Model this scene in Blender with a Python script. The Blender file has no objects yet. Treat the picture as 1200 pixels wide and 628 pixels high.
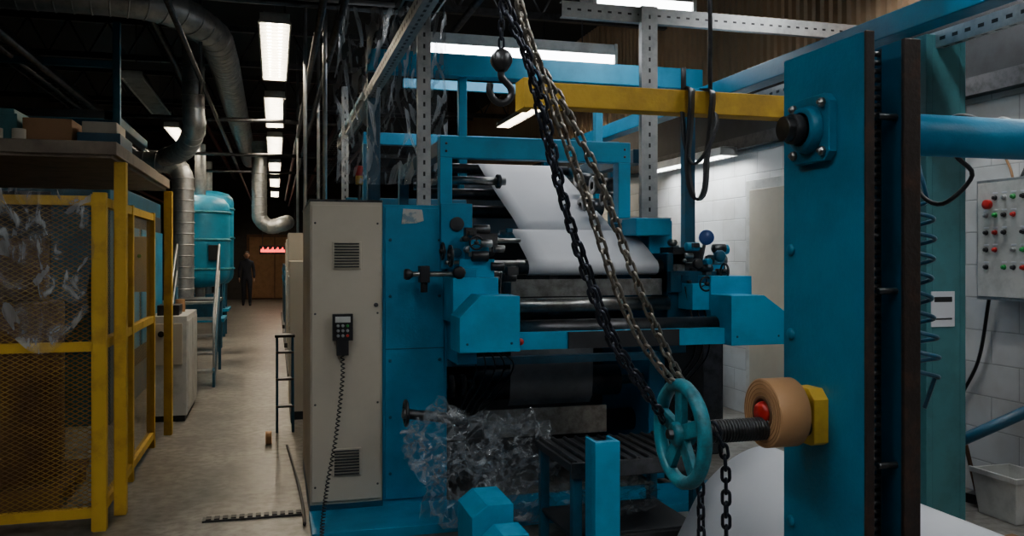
import bpy, bmesh, math, random
from mathutils import Vector, Matrix, noise
random.seed(7)
sc=bpy.context.scene
col=sc.collection

# ---------------------------------------------------------------- materials
def M(name,c,rough=.5,metal=0,c2=None,scale=6,lo=.45,hi=.75,bump=0,bscale=60,spec=.5,speck=None):
    m=bpy.data.materials.new(name); m.use_nodes=True
    nt=m.node_tree; b=nt.nodes['Principled BSDF']; L=nt.links.new
    b.inputs['Base Color'].default_value=(*c,1); b.inputs['Roughness'].default_value=rough
    b.inputs['Metallic'].default_value=metal
    b.inputs['Specular IOR Level'].default_value=spec
    tc=nt.nodes.new('ShaderNodeTexCoord')
    if c2 is None: c2=tuple(x*.6 for x in c)
    n=nt.nodes.new('ShaderNodeTexNoise'); n.inputs['Scale'].default_value=scale; n.inputs['Detail'].default_value=8
    n.inputs['Roughness'].default_value=.65
    r=nt.nodes.new('ShaderNodeValToRGB'); r.color_ramp.elements[0].position=lo; r.color_ramp.elements[1].position=hi
    r.color_ramp.elements[0].color=(*c,1); r.color_ramp.elements[1].color=(*c2,1)
    L(tc.outputs['Object'],n.inputs['Vector']); L(n.outputs['Fac'],r.inputs['Fac'])
    out=r.outputs['Color']
    if speck:
        n3=nt.nodes.new('ShaderNodeTexNoise'); n3.inputs['Scale'].default_value=speck[1]; n3.inputs['Detail'].default_value=10; n3.inputs['Roughness'].default_value=.75
        r3=nt.nodes.new('ShaderNodeValToRGB'); r3.color_ramp.elements[0].position=speck[2]; r3.color_ramp.elements[1].position=speck[2]+.06
        r3.color_ramp.elements[0].color=(0,0,0,1); r3.color_ramp.elements[1].color=(.8,.8,.8,1)
        mx=nt.nodes.new('ShaderNodeMix'); mx.data_type='RGBA'; mx.inputs[7].default_value=(*speck[0],1)
        L(tc.outputs['Object'],n3.inputs['Vector']); L(n3.outputs['Fac'],r3.inputs['Fac']); L(r3.outputs['Color'],mx.inputs[0]); L(out,mx.inputs[6])
        out=mx.outputs[2]
        mr=nt.nodes.new('ShaderNodeMapRange'); mr.inputs[3].default_value=rough; mr.inputs[4].default_value=min(1,rough+.3)
        L(n.outputs['Fac'],mr.inputs[0]); L(mr.outputs[0],b.inputs['Roughness'])
    L(out,b.inputs['Base Color'])
    if bump:
        n2=nt.nodes.new('ShaderNodeTexNoise'); n2.inputs['Scale'].default_value=bscale; n2.inputs['Detail'].default_value=4
        bp=nt.nodes.new('ShaderNodeBump'); bp.inputs['Strength'].default_value=bump; bp.inputs['Distance'].default_value=.01
        L(tc.outputs['Object'],n2.inputs['Vector']); L(n2.outputs['Fac'],bp.inputs['Height'])
        L(bp.outputs['Normal'],b.inputs['Normal'])
    return m
def E(name,c,s):
    m=bpy.data.materials.new(name); m.use_nodes=True; b=m.node_tree.nodes['Principled BSDF']
    b.inputs['Base Color'].default_value=(*c,1); b.inputs['Emission Color'].default_value=(*c,1)
    b.inputs['Emission Strength'].default_value=s; return m
BLUE=M('blue_paint',(.005,.215,.39),.30,0,(.004,.12,.22),2.2,.42,.75,.10,70,speck=((.012,.04,.055),7,.66))
BLUEC=M('column_blue_paint_shaded',(.005,.175,.30),.26,0,(.004,.10,.18),2.6,.40,.75,.16,60,speck=((.010,.035,.05),9,.66))  # blue paint darkened, the foreground column's shadow put into its colour
BLUE2=M('bright_blue_paint',(.008,.285,.49),.34,0,(.006,.18,.31),4,.45,.8,.06,speck=((.02,.08,.11),11,.68))
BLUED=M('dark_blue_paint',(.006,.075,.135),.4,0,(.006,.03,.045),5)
TEAL=M('teal_paint',(.012,.23,.30),.32,0,(.010,.10,.13),14,.45,.65,.2,50,speck=((.03,.06,.06),22,.62))
TEALG=M('green_teal_paint',(.04,.17,.19),.5,0,(.02,.09,.10),3)
BEIGE=M('cabinet_beige',(.54,.48,.38),.42,0,(.42,.37,.29),2,.45,.9,speck=((.22,.19,.15),9,.70))
WHITE=M('white_enamel',(.60,.60,.57),.45)
YEL=M('yellow_paint',(.60,.36,.02),.45,0,(.30,.16,.02),5,.5,.8,.1,speck=((.06,.035,.02),13,.66))
YMESH=M('yellow_mesh',(.36,.21,.03),.5,0,(.11,.06,.02),3,.4,.7)
BLK=M('black_plastic',(.012,.012,.014),.4)
DARK=M('dark_grime_shade',(.020,.022,.026),.6,0,(.008,.008,.009))
RUST=M('rusty_edge',(.024,.015,.012),.6,.3,(.07,.03,.016),12,.5,.75,.3)
STEEL=M('worn_steel',(.40,.40,.39),.32,1,(.12,.11,.10),14,.4,.75,.1)
DSTEEL=M('dark_steel',(.10,.10,.105),.38,.9,(.035,.035,.035),12)
GALV=M('galvanised',(.46,.47,.47),.42,.8,(.26,.27,.28),10)
CHS=M('chain_steel',(.33,.30,.26),.33,.85,(.12,.08,.05),40,.5,.7)
CHB=M('chain_black',(.045,.05,.07),.32,.8,(.018,.018,.02),40)
PAPER=M('paper',(.68,.69,.73),.7,0,(.62,.63,.68),1)
PAPERG=M('grey_web',(.16,.165,.18),.6)
CARD=M('cardboard',(.32,.17,.08),.8,0,(.22,.12,.05))
SHELF=M('shelf_board',(.20,.16,.12),.7,0,(.10,.08,.06),5)
TAPE=M('masking_tape',(.50,.27,.12),.55,0,(.40,.20,.08),2)
TAPEY=M('tape_core_yellow',(.62,.38,.03),.5)
RED=M('red_plastic',(.5,.015,.012),.35)
ORNG=M('primer_patch',(.50,.48,.44),.6,0,(.15,.22,.26),18,.5,.6)
GREEN=M('green_plastic',(.02,.3,.06),.35)
SKIN=M('skin',(.45,.25,.17),.6); CLOTH=M('navy_cloth',(.015,.02,.035),.8); HAIR=M('hair',(.03,.02,.012),.7)
DRUM=M('blue_drum_plastic',(.01,.06,.25),.35)
BROWN=M('brown_wood',(.14,.065,.028),.6)
LITC=E('tube_cool_fill',(.95,.98,1.0),50)
LITN=E('tube_bright_cool',(.94,.98,1.0),66)
LITW=E('tube_warm',(1.0,.86,.66),56)
LENS=E('diffuser_cool',(.96,.98,1.0),14)
LEDR=E('led_red',(1,.03,.03),6)

def film(name,k0,k1,sc3=(1,1,1),scale=11,lo=.48,hi=.70,dist=2.0,edge=.5,bump=1):
    m=bpy.data.materials.new(name); m.use_nodes=True; nt=m.node_tree; nt.nodes.clear()
    o=nt.nodes.new('ShaderNodeOutputMaterial'); mx=nt.nodes.new('ShaderNodeMixShader')
    t=nt.nodes.new('ShaderNodeBsdfTransparent'); t.inputs[0].default_value=(.96,.97,.98,1)
    g=nt.nodes.new('ShaderNodeBsdfPrincipled'); g.inputs['Roughness'].default_value=.10
    g.inputs['Base Color'].default_value=(.62,.65,.68,1); g.inputs['Specular IOR Level'].default_value=1
    tc=nt.nodes.new('ShaderNodeTexCoord'); mp=nt.nodes.new('ShaderNodeMapping'); mp.inputs['Scale'].default_value=sc3
    n=nt.nodes.new('ShaderNodeTexNoise'); n.inputs['Scale'].default_value=scale
    n.inputs['Detail'].default_value=5; n.inputs['Distortion'].default_value=dist
    r=nt.nodes.new('ShaderNodeValToRGB'); r.color_ramp.elements[0].position=lo; r.color_ramp.elements[1].position=hi
    r.color_ramp.elements[0].color=(k0,k0,k0,1); r.color_ramp.elements[1].color=(k1,k1,k1,1)  # pale noise patches put crinkle highlights into the film's opacity
    bp=nt.nodes.new('ShaderNodeBump'); bp.inputs['Strength'].default_value=bump; bp.inputs['Distance'].default_value=.04
    lw=nt.nodes.new('ShaderNodeLayerWeight'); lw.inputs['Blend'].default_value=.35
    mu=nt.nodes.new('ShaderNodeMath'); mu.operation='MULTIPLY'; mu.inputs[1].default_value=edge
    mxm=nt.nodes.new('ShaderNodeMath'); mxm.operation='MAXIMUM'
    L=nt.links.new
    L(tc.outputs['Object'],mp.inputs[0]); L(mp.outputs[0],n.inputs['Vector']); L(n.outputs['Fac'],r.inputs['Fac'])
    L(lw.outputs['Fresnel'],mu.inputs[0]); L(mu.outputs[0],mxm.inputs[0]); L(r.outputs['Color'],mxm.inputs[1]); L(mxm.outputs[0],mx.inputs[0])
    L(n.outputs['Fac'],bp.inputs['Height']); L(bp.outputs['Normal'],g.inputs['Normal'])
    L(t.outputs[0],mx.inputs[1]); L(g.outputs[0],mx.inputs[2]); L(mx.outputs[0],o.inputs['Surface'])
    return m
FILM=film('clear_film',.025,.40,(1,1,1),7,.58,.66,3.0,.30,.35)
FILMS=film('hanging_film',.09,.62,(1.8,1.8,.8),3.2,.50,.70,3.0)

def floor_mat():
    m=bpy.data.materials.new('worn_concrete'); m.use_nodes=True; nt=m.node_tree; b=nt.nodes['Principled BSDF']; L=nt.links.new
    tc=nt.nodes.new('ShaderNodeTexCoord')
    n=nt.nodes.new('ShaderNodeTexNoise'); n.inputs['Scale'].default_value=1.3; n.inputs['Detail'].default_value=10; n.inputs['Roughness'].default_value=.72
    r=nt.nodes.new('ShaderNodeValToRGB'); e=r.color_ramp.elements; e[0].position=.36; e[0].color=(.075,.068,.058,1); e[1].position=.66; e[1].color=(.30,.285,.26,1)
    n2=nt.nodes.new('ShaderNodeTexNoise'); n2.inputs['Scale'].default_value=14; n2.inputs['Detail'].default_value=8
    mx=nt.nodes.new('ShaderNodeMix'); mx.data_type='RGBA'; mx.blend_type='MULTIPLY'; mx.inputs[0].default_value=.75
    r2=nt.nodes.new('ShaderNodeValToRGB'); r2.color_ramp.elements[0].position=.38; r2.color_ramp.elements[0].color=(.42,.40,.37,1); r2.color_ramp.elements[1].position=.58
    L(tc.outputs['Object'],n.inputs['Vector']); L(tc.outputs['Object'],n2.inputs['Vector'])
    L(n.outputs['Fac'],r.inputs['Fac']); L(n2.outputs['Fac'],r2.inputs['Fac'])
    L(r.outputs['Color'],mx.inputs[6]); L(r2.outputs['Color'],mx.inputs[7]); L(mx.outputs[2],b.inputs['Base Color'])
    mr=nt.nodes.new('ShaderNodeMapRange'); mr.inputs[3].default_value=.22; mr.inputs[4].default_value=.5
    L(n.outputs['Fac'],mr.inputs[0]); L(mr.outputs[0],b.inputs['Roughness'])
    bp=nt.nodes.new('ShaderNodeBump'); bp.inputs['Strength'].default_value=.15; bp.inputs['Distance'].default_value=.01
    L(n2.outputs['Fac'],bp.inputs['Height']); L(bp.outputs['Normal'],b.inputs['Normal'])
    return m
def block_mat():
    m=bpy.data.materials.new('painted_blockwork'); m.use_nodes=True; nt=m.node_tree; b=nt.nodes['Principled BSDF']; L=nt.links.new
    tc=nt.nodes.new('ShaderNodeTexCoord'); sp=nt.nodes.new('ShaderNodeSeparateXYZ'); cb=nt.nodes.new('ShaderNodeCombineXYZ')
    L(tc.outputs['Object'],sp.inputs[0]); L(sp.outputs['Y'],cb.inputs['X']); L(sp.outputs['Z'],cb.inputs['Y'])
    br=nt.nodes.new('ShaderNodeTexBrick'); br.inputs['Scale'].default_value=1; br.inputs['Brick Width'].default_value=.44
    br.inputs['Row Height'].default_value=.22; br.inputs['Mortar Size'].default_value=.006; br.inputs['Mortar Smooth'].default_value=.5
    br.inputs['Color1'].default_value=(.64,.65,.65,1); br.inputs['Color2'].default_value=(.60,.61,.61,1); br.inputs['Mortar'].default_value=(.42,.43,.43,1)
    L(cb.outputs[0],br.inputs['Vector'])
    n=nt.nodes.new('ShaderNodeTexNoise'); n.inputs['Scale'].default_value=2.5; n.inputs['Detail'].default_value=8
    r=nt.nodes.new('ShaderNodeValToRGB'); r.color_ramp.elements[0].position=.35; r.color_ramp.elements[0].color=(.66,.63,.58,1); r.color_ramp.elements[1].position=.55
    mx=nt.nodes.new('ShaderNodeMix'); mx.data_type='RGBA'; mx.blend_type='MULTIPLY'; mx.inputs[0].default_value=.6
    L(tc.outputs['Object'],n.inputs['Vector']); L(n.outputs['Fac'],r.inputs['Fac'])
    L(br.outputs['Color'],mx.inputs[6]); L(r.outputs['Color'],mx.inputs[7]); L(mx.outputs[2],b.inputs['Base Color'])
    b.inputs['Roughness'].default_value=.6
    bp=nt.nodes.new('ShaderNodeBump'); bp.inputs['Strength'].default_value=.4; bp.inputs['Distance'].default_value=.01; bp.invert=True
    L(br.outputs['Fac'],bp.inputs['Height']); L(bp.outputs['Normal'],b.inputs['Normal'])
    return m
FLOOR=floor_mat(); BLOCK=block_mat()
TAN=M('tan_corrugated',(.46,.29,.16),.6,0,(.35,.22,.12),2)
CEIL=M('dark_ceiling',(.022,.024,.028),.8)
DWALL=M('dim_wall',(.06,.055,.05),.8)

# ---------------------------------------------------------------- mesh builder
class B:
    def __init__(s,name): s.name=name; s.bm=bmesh.new(); s.mats=[]
    def mi(s,m):
        if m not in s.mats: s.mats.append(m)
        return s.mats.index(m)
    def _new(s,vs,fs,m,smooth=False,T=None):
        bv=[s.bm.verts.new(T@Vector(v) if T else v) for v in vs]; k=s.mi(m)
        for f in fs:
            try:
                F=s.bm.faces.new([bv[i] for i in f]); F.material_index=k; F.smooth=smooth
            except ValueError: pass
        return s
    def box(s,x0,x1,y0,y1,z0,z1,m,T=None):
        v=[(x,y,z) for x in (x0,x1) for y in (y0,y1) for z in (z0,z1)]
        f=[(0,1,3,2),(4,6,7,5),(0,4,5,1),(2,3,7,6),(0,2,6,4),(1,5,7,3)]
        return s._new(v,f,m,False,T)
    def cbox(s,c,d,m,rz=0,rx=0,ry=0):
        T=Matrix.Translation(c)@Matrix.Rotation(rz,4,'Z')@Matrix.Rotation(ry,4,'Y')@Matrix.Rotation(rx,4,'X')
        return s.box(-d[0]/2,d[0]/2,-d[1]/2,d[1]/2,-d[2]/2,d[2]/2,m,T)
    def frame(s,ax):
        ax=Vector(ax).normalized(); u=ax.orthogonal().normalized() if abs(ax.z)>.9 else ax.cross(Vector((0,0,1))).normalized()
        return ax,u,ax.cross(u)
    def rev(s,c,ax,prof,m,seg=28,closed=False,smooth=True,ph=0):
        c=Vector(c); a,u,w=s.frame(ax); vs=[]; n=len(prof)
        for i in range(seg):
            t=2*math.pi*i/seg+ph
            for r,h in prof: vs.append(c+a*h+(u*math.cos(t)+w*math.sin(t))*r)
        fs=[]
        for i in range(seg):
            j=(i+1)%seg
            for k in range(n if closed else n-1):
                l=(k+1)%n; fs.append((i*n+k,j*n+k,j*n+l,i*n+l))
        if not closed:
            if prof[0][0]>1e-6: fs.append(tuple(i*n for i in range(seg))[::-1])
            if prof[-1][0]>1e-6: fs.append(tuple(i*n+n-1 for i in range(seg)))
        return s._new(vs,fs,m,smooth)
    def cyl(s,p0,p1,r,m,seg=20,r2=None):
        p0=Vector(p0);p1=Vector(p1);L=(p1-p0).length; r2=r if r2 is None else r2
        s.rev(p0,p1-p0,[(r,0),(r2,L)],m,seg)
        return s
    def ring(s,c,ax,ro,ri,w,m,seg=32,b=.15):
        e=min(ro-ri,w)*b
        return s.rev(c,ax,[(ri,-w/2+e),(ri+e,-w/2),(ro-e,-w/2),(ro,-w/2+e),(ro,w/2-e),(ro-e,w/2),(ri+e,w/2),(ri,w/2-e)],m,seg,True)
    def torus(s,c,ax,R,r,m,seg=28,ms=8):
        return s.rev(c,ax,[(R+r*math.cos(2*math.pi*k/ms),r*math.sin(2*math.pi*k/ms)) for k in range(ms)],m,seg,True)
    def sph(s,c,r,m,sc_=(1,1,1),seg=16):
        n=9; c=Vector(c); vs=[];fs=[]
        for k in range(n+1):
            p=math.pi*k/n
            for i in range(seg):
                t=2*math.pi*i/seg
                vs.append(c+Vector((math.sin(p)*math.cos(t)*sc_[0],math.sin(p)*math.sin(t)*sc_[1],math.cos(p)*sc_[2]))*r)
        for k in range(n):
            for i in range(seg):
                j=(i+1)%seg; fs.append((k*seg+i,k*seg+seg+i,k*seg+seg+j,k*seg+j))
        return s._new(vs,fs,m,True)
    def tube(s,pts,r,m,seg=8,closed=False):
        P=[Vector(p) for p in pts]; n=len(P); vs=[]; prev=None
        for i in range(n):
            if closed: t=(P[(i+1)%n]-P[i-1]).normalized()
            else: t=(P[min(i+1,n-1)]-P[max(i-1,0)]).normalized()
            if prev is None: u=t.orthogonal().normalized()
            else:
                u=(prev-t*prev.dot(t)); u=u.normalized() if u.length>1e-5 else t.orthogonal().normalized()
            prev=u; w=t.cross(u)
            for k in range(seg):
                q=2*math.pi*k/seg; vs.append(P[i]+(u*math.cos(q)+w*math.sin(q))*r)
        fs=[]
        for i in range(n if closed else n-1):
            j=(i+1)%n
            for k in range(seg):
                l=(k+1)%seg; fs.append((i*seg+k,i*seg+l,j*seg+l,j*seg+k))
        if not closed:
            fs.append(tuple(range(seg))[::-1]); fs.append(tuple((n-1)*seg+k for k in range(seg)))
        return s._new(vs,fs,m,True)
    def prism(s,poly,axis,a,b,m):
        def mk(p,h):
            return {'x':(h,p[0],p[1]),'y':(p[0],h,p[1]),'z':(p[0],p[1],h)}[axis]
        n=len(poly); vs=[mk(p,a) for p in poly]+[mk(p,b) for p in poly]
        fs=[tuple(range(n))[::-1],tuple(range(n,2*n))]+[(i,(i+1)%n,n+(i+1)%n,n+i) for i in range(n)]
        return s._new(vs,fs,m)
    def quad(s,a,b,c,d,m): return s._new([a,b,c,d],[(0,1,2,3)],m)
    def sheet(s,prof,x0,x1,m,axis='x',nx=6,wob=0):
        vs=[];n=len(prof)
        for i in range(nx+1):
            h=x0+(x1-x0)*i/nx
            for p in prof:
                v=(h,p[0],p[1]) if axis=='x' else (p[0],h,p[1])
                if wob: v=Vector(v)+Vector(noise.noise_vector(Vector(v)*3))*wob
                vs.append(v)
        fs=[(i*n+k,(i+1)*n+k,(i+1)*n+k+1,i*n+k+1) for i in range(nx) for k in range(n-1)]
        return s._new(vs,fs,m,True)
    def done(s,bevel=0,parent=None,seg=2,thick=0):
        bmesh.ops.recalc_face_normals(s.bm,faces=s.bm.faces)
        me=bpy.data.meshes.new(s.name); s.bm.to_mesh(me); s.bm.free()
        for m in s.mats: me.materials.append(m)
        o=bpy.data.objects.new(s.name,me); col.objects.link(o)
        if thick:
            so=o.modifiers.new('Solid','SOLIDIFY'); so.thickness=thick
        if bevel:
            bv=o.modifiers.new('Bevel','BEVEL'); bv.width=bevel; bv.segments=seg; bv.limit_method='ANGLE'; bv.angle_limit=math.radians(50)
            bv.use_clamp_overlap=True
        if parent: o.parent=parent
        return o
def empty(name):
    o=bpy.data.objects.new(name,None); col.objects.link(o); o.empty_display_size=.1; return o
def catmull(P,step=.02):
    P=[Vector(p) for p in P]; P=[2*P[0]-P[1]]+P+[2*P[-1]-P[-2]]; out=[]
    for i in range(1,len(P)-2):
        n=max(2,int((P[i+1]-P[i]).length/step))
        for k in range(n):
            t=k/n; a,b,c,d=P[i-1:i+3]
            out.append(.5*((2*b)+(c-a)*t+(2*a-5*b+4*c-d)*t*t+(3*b-a-3*c+d)*t**3))
    out.append(P[-2]); return out
def resample(P,step):
    out=[P[0]]; acc=0
    for a,b in zip(P,P[1:]):
        L=(b-a).length
        if L<1e-9: continue
        d=step-acc
        while d<=L:
            out.append(a+(b-a)*(d/L)); d+=step
        acc=(acc+L)%step
    return out

# ---------------------------------------------------------------- room shell
X0,X1,Y0,Y1,ZC=-4.6,4.6,-4.0,33.0,5.0
B('floor').box(X0-.2,X1+.2,Y0,Y1+.2,-.1,0,FLOOR).done()
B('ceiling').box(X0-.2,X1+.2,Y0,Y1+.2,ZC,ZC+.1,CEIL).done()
w=B('wall_right'); w.box(X1,X1+.2,Y0,Y1,0,2.7,BLOCK); w.box(X1+.04,X1+.2,Y0,Y1,2.7,ZC,DARK)  # dark band below the tan panels: shadow put into the colour
for i in range(170):
    y=1.0+i*.12
    w.prism([(X1+.04,y),(X1+.0,y+.02),(X1+.0,y+.075),(X1+.04,y+.095)],'z',3.3,ZC,TAN)
w.done()
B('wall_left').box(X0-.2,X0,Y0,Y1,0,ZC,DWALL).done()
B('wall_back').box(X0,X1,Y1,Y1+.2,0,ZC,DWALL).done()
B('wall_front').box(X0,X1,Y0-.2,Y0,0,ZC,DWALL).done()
d=B('door_1'); d.box(4.54,4.597,6.5,7.6,0,2.35,WHITE); d.box(4.52,4.56,6.6,7.5,.02,2.25,BEIGE)
d.cyl((4.52,7.38,1.05),(4.46,7.38,1.05),.012,STEEL); d.cyl((4.46,7.38,1.05),(4.46,7.26,1.05),.011,STEEL); d.done(.004)
t=B('trim_1'); t.box(4.5,4.6,Y0,Y1,2.68,2.8,DSTEEL); t.done()
j=B('roof_trusses')
for y in (6,9.5,13,16.5,20,24,28):
    for z in (4.35,4.85): j.box(X0+.02,X1-.02,y-.04,y+.04,z,z+.08,DSTEEL)
    for k in range(18):
        x=X0+.1+k*.5; j.cyl((x,y,4.4),(x+.25,y,4.88),.015,DSTEEL,6); j.cyl((x+.25,y,4.88),(x+.5,y,4.4),.015,DSTEEL,6)
j.done()

# ---------------------------------------------------------------- lights
def light_y(x,z,y0,y1,mat,w=.22,lit=True,rod=True):
    f=B('fluorescent_light')
    f.prism([(x-w/2,z),(x-w/2-.015,z),(x-w/2+.03,z+.09),(x+w/2-.03,z+.09),(x+w/2+.015,z),(x+w/2,z),(x+w/2-.04,z+.075),(x-w/2+.04,z+.075)],'y',y0,y1,WHITE)
    f.box(x-w/2,x+w/2,y0,y0+.015,z,z+.085,WHITE); f.box(x-w/2,x+w/2,y1-.015,y1,z,z+.085,WHITE)
    for dx in (-.05,.05): f.cyl((x+dx,y0+.03,z+.045),(x+dx,y1-.03,z+.045),.026 if lit else .013,mat,8)
    n=int((y1-y0)/.12)
    for i in range(1,n):
        y=y0+(y1-y0)*i/n; f.box(x-w/2+.005,x+w/2-.005,y-.003,y+.003,z-.001,z+.03,WHITE)
    if rod:
        for y in (y0+.3,y1-.3): f.cyl((x,y,z+.09),(x,y,ZC),.006,DSTEEL,6)
    f.done()
def light_x(y,z,x0,x1,w=.3):
    f=B('fluorescent_light')
    f.prism([(y-w/2,z),(y-w/2+.03,z+.11),(y+w/2-.03,z+.11),(y+w/2,z)],'x',x0,x1,WHITE)
    f.prism([(y-w/2+.01,z),(y+w/2-.01,z),(y+w/2-.05,z-.11),(y-w/2+.05,z-.11)],'x',x0+.02,x1-.02,LENS)
    f.box(x0-.01,x0+.02,y-w/2,y+w/2,z-.11,z+.11,WHITE); f.box(x1-.02,x1+.01,y-w/2,y+w/2,z-.11,z+.11,WHITE)
    for x in (x0+.3,x1-.3): f.cyl((x,y,z+.1),(x,y,ZC),.006,DSTEEL,6)
    f.done()
for a,b in ((7.6,10.1),(11.2,13.8),(14.9,17.6),(19,21.6),(23,25.6),(27.5,30)): light_y(0,3.6,a,b,LITW,.25)
light_y(-1.55,3.6,14.2,17.2,LITW)
light_y(-1.55,3.6,10.4,13.2,WHITE,.22,False)
light_x(8.0,3.58,1.25,3.25,.34)
light_x(6.25,3.60,2.35,3.2)
light_y(4.35,2.60,7.6,9.4,LITN,.18,True,False)
light_y(3.6,3.7,11,13.5,LITW)
light_y(-.9,3.8,.6,3.1,LITC); light_y(2.9,3.8,.8,3.3,LITC); light_y(.9,3.8,-1.8,.6,LITC)  # unseen overhead fixtures added as fill for the front faces
light_y(3.95,3.8,3.8,5.3,LITC)  # further added fill fixture, above the view on the right

root=empty('printing_press')
# ---------------------------------------------------------------- strut helper
def strut_post(name,x,y,z0,z1,w=.07,par=None):
    b=B(name); d_=.05
    b.box(x-w/2,x+w/2,y,y+.006,z0,z1,GALV); b.box(x-w/2,x-w/2+.006,y+.006,y+d_,z0,z1,GALV); b.box(x+w/2-.006,x+w/2,y+.006,y+d_,z0,z1,GALV)
    z=z0+.05
    while z<z1-.05:
        b.box(x-.007,x+.007,y-.001,y+.002,z-.014,z+.014,BLK); z+=.075
    return b.done(0,par)
def strut_x(name,y,z,x0,x1,h=.07,par=None):
    b=B(name)
    b.box(x0,x1,y,y+.006,z-h/2,z+h/2,GALV); b.box(x0,x1,y+.006,y+.05,z-h/2,z-h/2+.006,GALV); b.box(x0,x1,y+.006,y+.05,z+h/2-.006,z+h/2,GALV)
    x=x0+.05
    while x<x1-.05:
        b.box(x-.014,x+.014,y-.001,y+.002,z-.007,z+.007,BLK); x+=.075
    return b.done(0,par)
def strut_y(name,x,z,y0,y1,w=.07,h=.07,par=None,m=GALV):
    b=B(name)
    b.box(x-w/2,x-w/2+.006,y0,y1,z-h/2,z+h/2,m); b.box(x+w/2-.006,x+w/2,y0,y1,z-h/2,z+h/2,m); b.box(x-w/2+.006,x+w/2-.006,y0,y1,z-h/2,z-h/2+.006,m)
    y=y0+.05
    while y<y1-.05:
        b.box(x-w/2-.001,x-w/2+.002,y-.02,y+.02,z-.01,z+.01,BLK)
        b.box(x-.008,x+.008,y-.02,y+.02,z-h/2-.001,z-h/2+.002,BLK); y+=.09
    return b.done(0,par)
strut_y('strut_rail',.76,2.93,2.6,10.4,.08,.08,root)
strut_post('strut_upright',.93,5.46,1.93,3.35,.085,root)
strut_post('strut_upright',2.53,5.50,1.80,3.35,.12,root)
strut_post('strut_upright',.72,9.2,.0,3.4,.07,root)
strut_x('strut_rail',5.55,3.30,1.9,4.55,.11,root)
strut_x('strut_rail',3.5,3.05,.6,4.55,.08,root)
strut_y('strut_rail',3.62,2.82,3.0,5.9,.05,.09,root)

# ---------------------------------------------------------------- blue gantry over machine
g=B('overhead_gantry')
g.box(.72,3.72,6.95,7.1,3.1,3.28,BLUE2)
g.box(.85,3.6,8.6,8.7,2.72,2.84,BLUE)
g.box(1.25,3.3,8.6,8.66,3.3,3.4,BLUE)
for x in (1.52,2.74): g.box(x-.035,x+.035,7.0,7.07,2.1,3.1,BLUE2)
for x in (.78,3.62): g.box(x-.05,x+.05,7.0,7.1,0,3.1,BLUED)
for x in (.9,3.55): g.box(x-.05,x+.05,8.6,8.7,0,2.72,BLUED)
g.box(3.28,3.42,2.9,10.4,2.82,2.95,BLUE)
g.box(3.28,3.42,10.3,10.4,0,2.82,BLUE)
g.box(.72,.82,7.1,10.2,2.9,3.02,BLUED)
g.done(.006,root)

# ---------------------------------------------------------------- printing machine
c=B('electrical_cabinet')
c.box(.205,.64,5.30,6.62,.09,1.93,BEIGE)
c.box(.215,.63,5.285,5.30,.11,1.91,BEIGE)
c.box(.20,.645,5.30,6.62,1.93,1.945,DSTEEL)
for z0,z1 in ((1.52,1.69),(.26,.43)):
    c.box(.335,.51,5.275,5.287,z0,z1,BEIGE)
    n=9
    for i in range(n):
        z=z0+.015+(z1-z0-.03)*i/(n-1); c.cbox((.4225,5.272,z),(.15,.012,.006),DARK,rx=.5)
for x in (.235,.61):
    for z in (.2,.7,1.25,1.8): c.cyl((x,5.286,z),(x,5.28,z),.007,DSTEEL,8)
c.cyl((.60,5.286,1.3),(.60,5.272,1.3),.014,DSTEEL,12)
c.done(.006,root)
f=B('side_frame_left')
f.box(.645,1.05,5.32,8.2,.05,1.92,BLUE)
f.box(.66,1.03,5.305,5.32,.09,1.9,BLUE)
f.prism([(.76,1.80),(.77,1.895),(.89,1.89),(.90,1.82),(.85,1.805)],'y',5.302,5.306,ORNG)
f.box(.2,3.1,4.86,5.32,0,.055,BLUE)
f.box(.205,.645,5.3,6.6,.0,.09,BLUED)
f.box(.66,1.03,5.302,5.306,1.02,1.026,BLUED)
for z in (.25,.6,.95,1.35,1.7):
    for x in (.69,1.0): f.cyl((x,5.306,z),(x,5.294,z),.011,BLUED,6)
f.box(1.0,1.2,5.25,5.34,1.52,1.93,BLUE)
f.cyl((1.10,5.25,1.80),(1.10,5.235,1.80),.045,DARK,18); f.cyl((1.10,5.25,1.62),(1.10,5.235,1.62),.03,BLUED,18)
f.box(1.05,1.17,5.0,5.34,.95,1.52,BLUE)
f.done(.008,root)
f=B('side_frame_right')
f.box(2.50,2.68,5.45,8.2,.05,1.85,BLUE)
f.box(2.36,2.62,5.35,5.6,1.74,1.86,BLUE2)
f.box(2.52,2.66,5.2,5.46,.95,1.62,BLUED)
f.box(2.84,3.0,5.3,5.5,1.28,1.55,BLUE2)
f.box(2.62,2.9,5.4,5.5,.05,1.25,DARK)
f.done(.008,root)
f=B('portal_frame')
f.box(1.03,2.36,5.44,5.54,2.24,2.38,BLUE2)
f.box(1.03,1.11,5.44,5.54,1.92,2.24,BLUE2); f.box(2.27,2.36,5.44,5.54,1.86,2.24,BLUE2)
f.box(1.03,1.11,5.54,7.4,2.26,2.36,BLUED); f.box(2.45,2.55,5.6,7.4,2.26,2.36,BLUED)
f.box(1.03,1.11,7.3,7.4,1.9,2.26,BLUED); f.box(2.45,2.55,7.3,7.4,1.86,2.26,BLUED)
for x in (1.07,2.315):
    for z in (2.28,2.33): f.cyl((x,5.44,z),(x,5.43,z),.01,DSTEEL,6)
f.done(.006,root)
hb=B('bearing_housings')
hb.prism([(1.005,1.05),(1.005,1.25),(1.13,1.375),(1.36,1.37),(1.36,1.05)],'y',4.72,4.98,BLUE2)
hb.box(1.02,1.30,4.98,5.3,1.2,1.47,BLUE2)
hb.prism([(2.72,1.045),(2.72,1.355),(2.95,1.355),(3.10,1.25),(3.10,1.045)],'y',4.72,4.98,BLUE2)
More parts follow.
